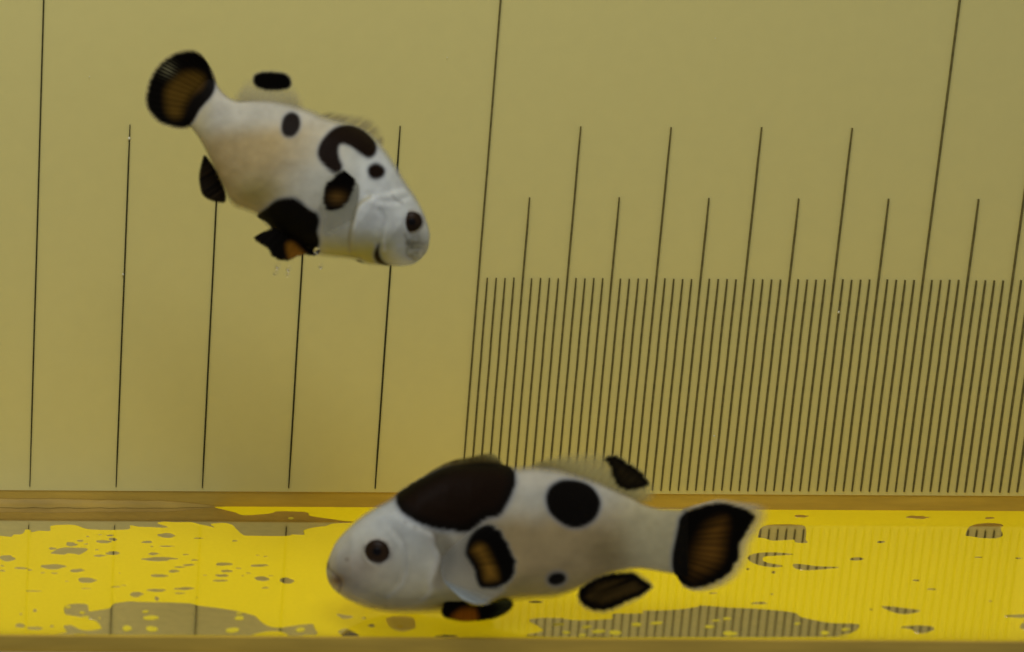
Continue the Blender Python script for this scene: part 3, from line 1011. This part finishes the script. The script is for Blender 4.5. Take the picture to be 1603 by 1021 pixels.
def paint_tail_u(p, U, V):
    st = streak(V, 60, 41)
    d = sdf(p, tail_black_u) + (st - .5) * 1.6 * sst(.6, .9, U)
    k = sst(5, -4, d)
    blk = np.tile(BLACK, (len(p), 1))
    blk = over(blk, np.array([0.15, 0.078, 0.009]), sst(9, -12, sdf(p, tail_brown_u)) * (.78 + .22 * streak(V, 44, 42)))
    # pale split rays near the upper rim
    ss = sst(.35, .9, np.sin(V * 240) * .5 + .5) * sst(.58, .66, U) * sst(1.0, .9, U) * np.exp(-((p[:, 0] - 263) / 11) ** 2 - ((p[:, 1] - 108) / 11) ** 2)
    blk = over(blk, np.array([0.35, 0.31, 0.15]), ss * .8)
    a = 0.4 * sst(9, 0, d)
    a = np.maximum(a, sst(.14, 0, U) * sst(0, .06, V) * sst(1, .94, V))
    return np.c_[over(np.tile(STALK, (len(p), 1)), 0, k) + blk * k[:, None], np.maximum(a, k)]


fu.fin('tail_fin', [(334, 112), (339, 128), (338, 142), (332, 156), (322, 170), (311, 183), (302, 196), (294, 203)],
       c1([(700, 210), (630, 168), (550, 163), (455, 185), (370, 230), (285, 305), (222, 395), (180, 495), (158, 600), (158, 665), (178, 730), (225, 803), (300, 868), (385, 900), (470, 922), (545, 918)]),
       (0, 1.2), paint_tail_u, nu=60, nv=150, rays_n=20)

dspot_u = closed([(396, 126), (399, 117), (410, 113), (428, 112.5), (444, 115), (453, 121), (456, 131), (452, 138), (440, 141), (420, 142), (405, 138), (398, 133)])


def paint_dsoft_u(p, U, V):
    st = streak(V, 40, 51)
    d = sdf(p, dspot_u) + (st - .5) * 0.8
    k = sst(4, -3.5, d)
    a = (0.62 + .12 * (st - .5)) * sst(.8, .1, U) * sst(0, .15, V) * sst(1, .8, V)
    return np.c_[over(np.tile(np.array([0.66, .59, .36]), (len(p), 1)), 0, k) + np.outer(k, BLACK), np.maximum(a, k)]


fu.fin('soft_dorsal_fin', [(360, 158), (385, 162), (415, 162), (445, 166), (480, 176)], [(380, 120), (397, 106), (428, 104), (458, 112), (478, 150)], (0, .4), paint_dsoft_u, rays_n=14)


def paint_dspiny_u(p, U, V):
    st = streak(V, 26, 53)
    a = (0.30 + 0.30 * (st - .4)) * sst(1, .3, U) * sst(0, .1, V) * sst(1, .9, V)
    return np.c_[np.tile(np.array([0.40, .33, .20]), (len(p), 1)), np.clip(a, 0, 1)]


fu.fin('spiny_dorsal_fin', [(495, 180), (525, 190), (555, 198), (580, 212), (600, 232)], [(512, 172), (545, 177), (575, 180), (597, 198), (606, 226)], (0, .2), paint_dspiny_u, rays_n=11)

anal_u = closed(c2([(147, 342), (180, 380), (215, 430), (245, 490), (265, 560), (262, 605), (220, 605), (170, 590), (135, 560), (120, 500), (118, 450), (130, 390)]))
fu.fin('anal_fin', c2([(140, 325), (190, 375), (235, 440), (270, 520), (285, 600)]), c2([(128, 345), (105, 430), (108, 510), (125, 575), (170, 612), (250, 625)]), (0, .3),
       lambda p, U, V: np.c_[over(np.tile(BLACK, (len(p), 1)), [.08, .05, .02], streak(V, 20, 55) * .3), sst(2.6, -2.6, sdf(p, anal_u))], rays_n=12)

pect_black_u = closed(c3([(138, 540), (150, 490), (200, 440), (250, 405), (290, 410), (318, 440), (330, 480), (312, 530), (282, 590), (240, 627), (190, 643), (155, 632), (138, 590)]))


def paint_pect_u(p, U, V):
    st = streak(V, 30, 61)
    d = sdf(p, pect_black_u) + (st - .5) * 3
    k = sst(3, -3, d)
    br = np.exp(-((p[:, 0] - 528) / 13) ** 2 - ((p[:, 1] - 309) / 10) ** 2)
    blk = over(np.tile(BLACK, (len(p), 1)), [.17, .085, .016], br * (.6 + .4 * st))
    a = 0.45 * sst(1.0, .75, U) * sst(0, .1, V) * sst(1, .9, V)
    return np.c_[over(np.tile([.40, .38, .27], (len(p), 1)), 0, k) + blk * k[:, None], np.maximum(a, k)]


sfu = fu.surf((550, 300))
fu.fin('pectoral_fin', c3([(345, 470), (350, 520), (345, 570), (330, 640), (320, 700)]), c3([(240, 385), (170, 430), (118, 500), (105, 600), (108, 700), (130, 790), (170, 800)]),
       (sfu + .15, sfu + 1.2), paint_pect_u, rays_n=14)
fu.fin('pectoral_fin', c3([(345, 470), (345, 570), (320, 700)]), c3([(240, 405), (150, 520), (170, 700)]), (-sfu - .1, -sfu - 1.2),
       lambda p, U, V: np.c_[np.tile(BLACK, (len(p), 1)), .4 + .6 * sst(.3, .5, U)], nu=16, nv=30)

pelv_u = closed(c2([(540, 755), (580, 770), (640, 800), (720, 850), (770, 905), (700, 905), (640, 935), (590, 938), (540, 915), (515, 880), (500, 860), (460, 840), (432, 815), (445, 790), (490, 775)]))
pelv_or_u = closed(c2([(606, 850), (625, 828), (660, 828), (700, 868), (725, 905), (690, 925), (630, 935), (612, 900)]))


def paint_pelv_u(p, U, V):
    k = sst(3, -3, sdf(p, pelv_u) + 2.5 * (noise2(p, 5, 3) - .5))
    c = over(np.tile(BLACK, (len(p), 1)), np.array([.27, .11, .008]), sst(4, -8, sdf(p, pelv_or_u)))
    return np.c_[c, k]


fu.fin('pelvic_fin', c2([(790, 900), (740, 830), (660, 790), (580, 750), (530, 745)]), c2([(780, 920), (690, 925), (600, 955), (520, 925), (415, 815)]), (2.6, 3.4), paint_pelv_u, rays_n=9,
       label='black pelvic fin with an orange blaze')
pelv2_u = closed(c2([(740, 800), (790, 740), (808, 772), (830, 778), (852, 790), (857, 820), (840, 860), (800, 885), (770, 912), (730, 890)]))
fu.fin('pelvic_fin', c2([(730, 780), (735, 820), (740, 860), (750, 900)]), c2([(800, 730), (862, 785), (858, 850), (770, 920)]), (2.2, 2.9),
       lambda p, U, V: np.c_[np.tile(BROWNBLACK, (len(p), 1)), sst(3, -3, sdf(p, pelv2_u))], rays_n=7, label='dark brown pelvic fin')


# ---- bubbles --------------------------------------------------------------
def bubble(px, r, label, y=-30.0):
    c = on_plane([px], y)[0]
    v, f = [], []
    n1, n2 = 14, 22
    for i in range(n1 + 1):
        a = math.pi * i / n1
        for j in range(n2):
            b = 2 * math.pi * j / n2
            v.append(c + r * np.array([math.sin(a) * math.cos(b), math.sin(a) * math.sin(b), 1.1 * math.cos(a)]))
    for i in range(n1):
        for j in range(n2):
            f.append((i * n2 + j, (i + 1) * n2 + j, (i + 1) * n2 + (j + 1) % n2, i * n2 + (j + 1) % n2))
    tag(mesh_obj('air_bubble', v, f, M_BUBBLE, None, origin=c), label, 'bubble', "bubbles under the upper fish's belly")


bubble((434.7, 416.5), .26, "clear air bubble left of the pair below the upper fish's orange pelvic fin")
bubble((431.2, 427), .22, 'lowest clear air bubble at far left beneath the upper fish')
bubble((451.7, 420.5), .23, 'clear air bubble beside the ruled line under the orange pelvic fin')
bubble((450.6, 428.5), .18, 'tiny air bubble just below the one beside the ruled line')
bubble((496, 393), .30, "largest bright air bubble touching the upper fish's dark pelvic fin")
bubble((502, 417), .20, 'faint lone air bubble below the white belly of the upper fish')
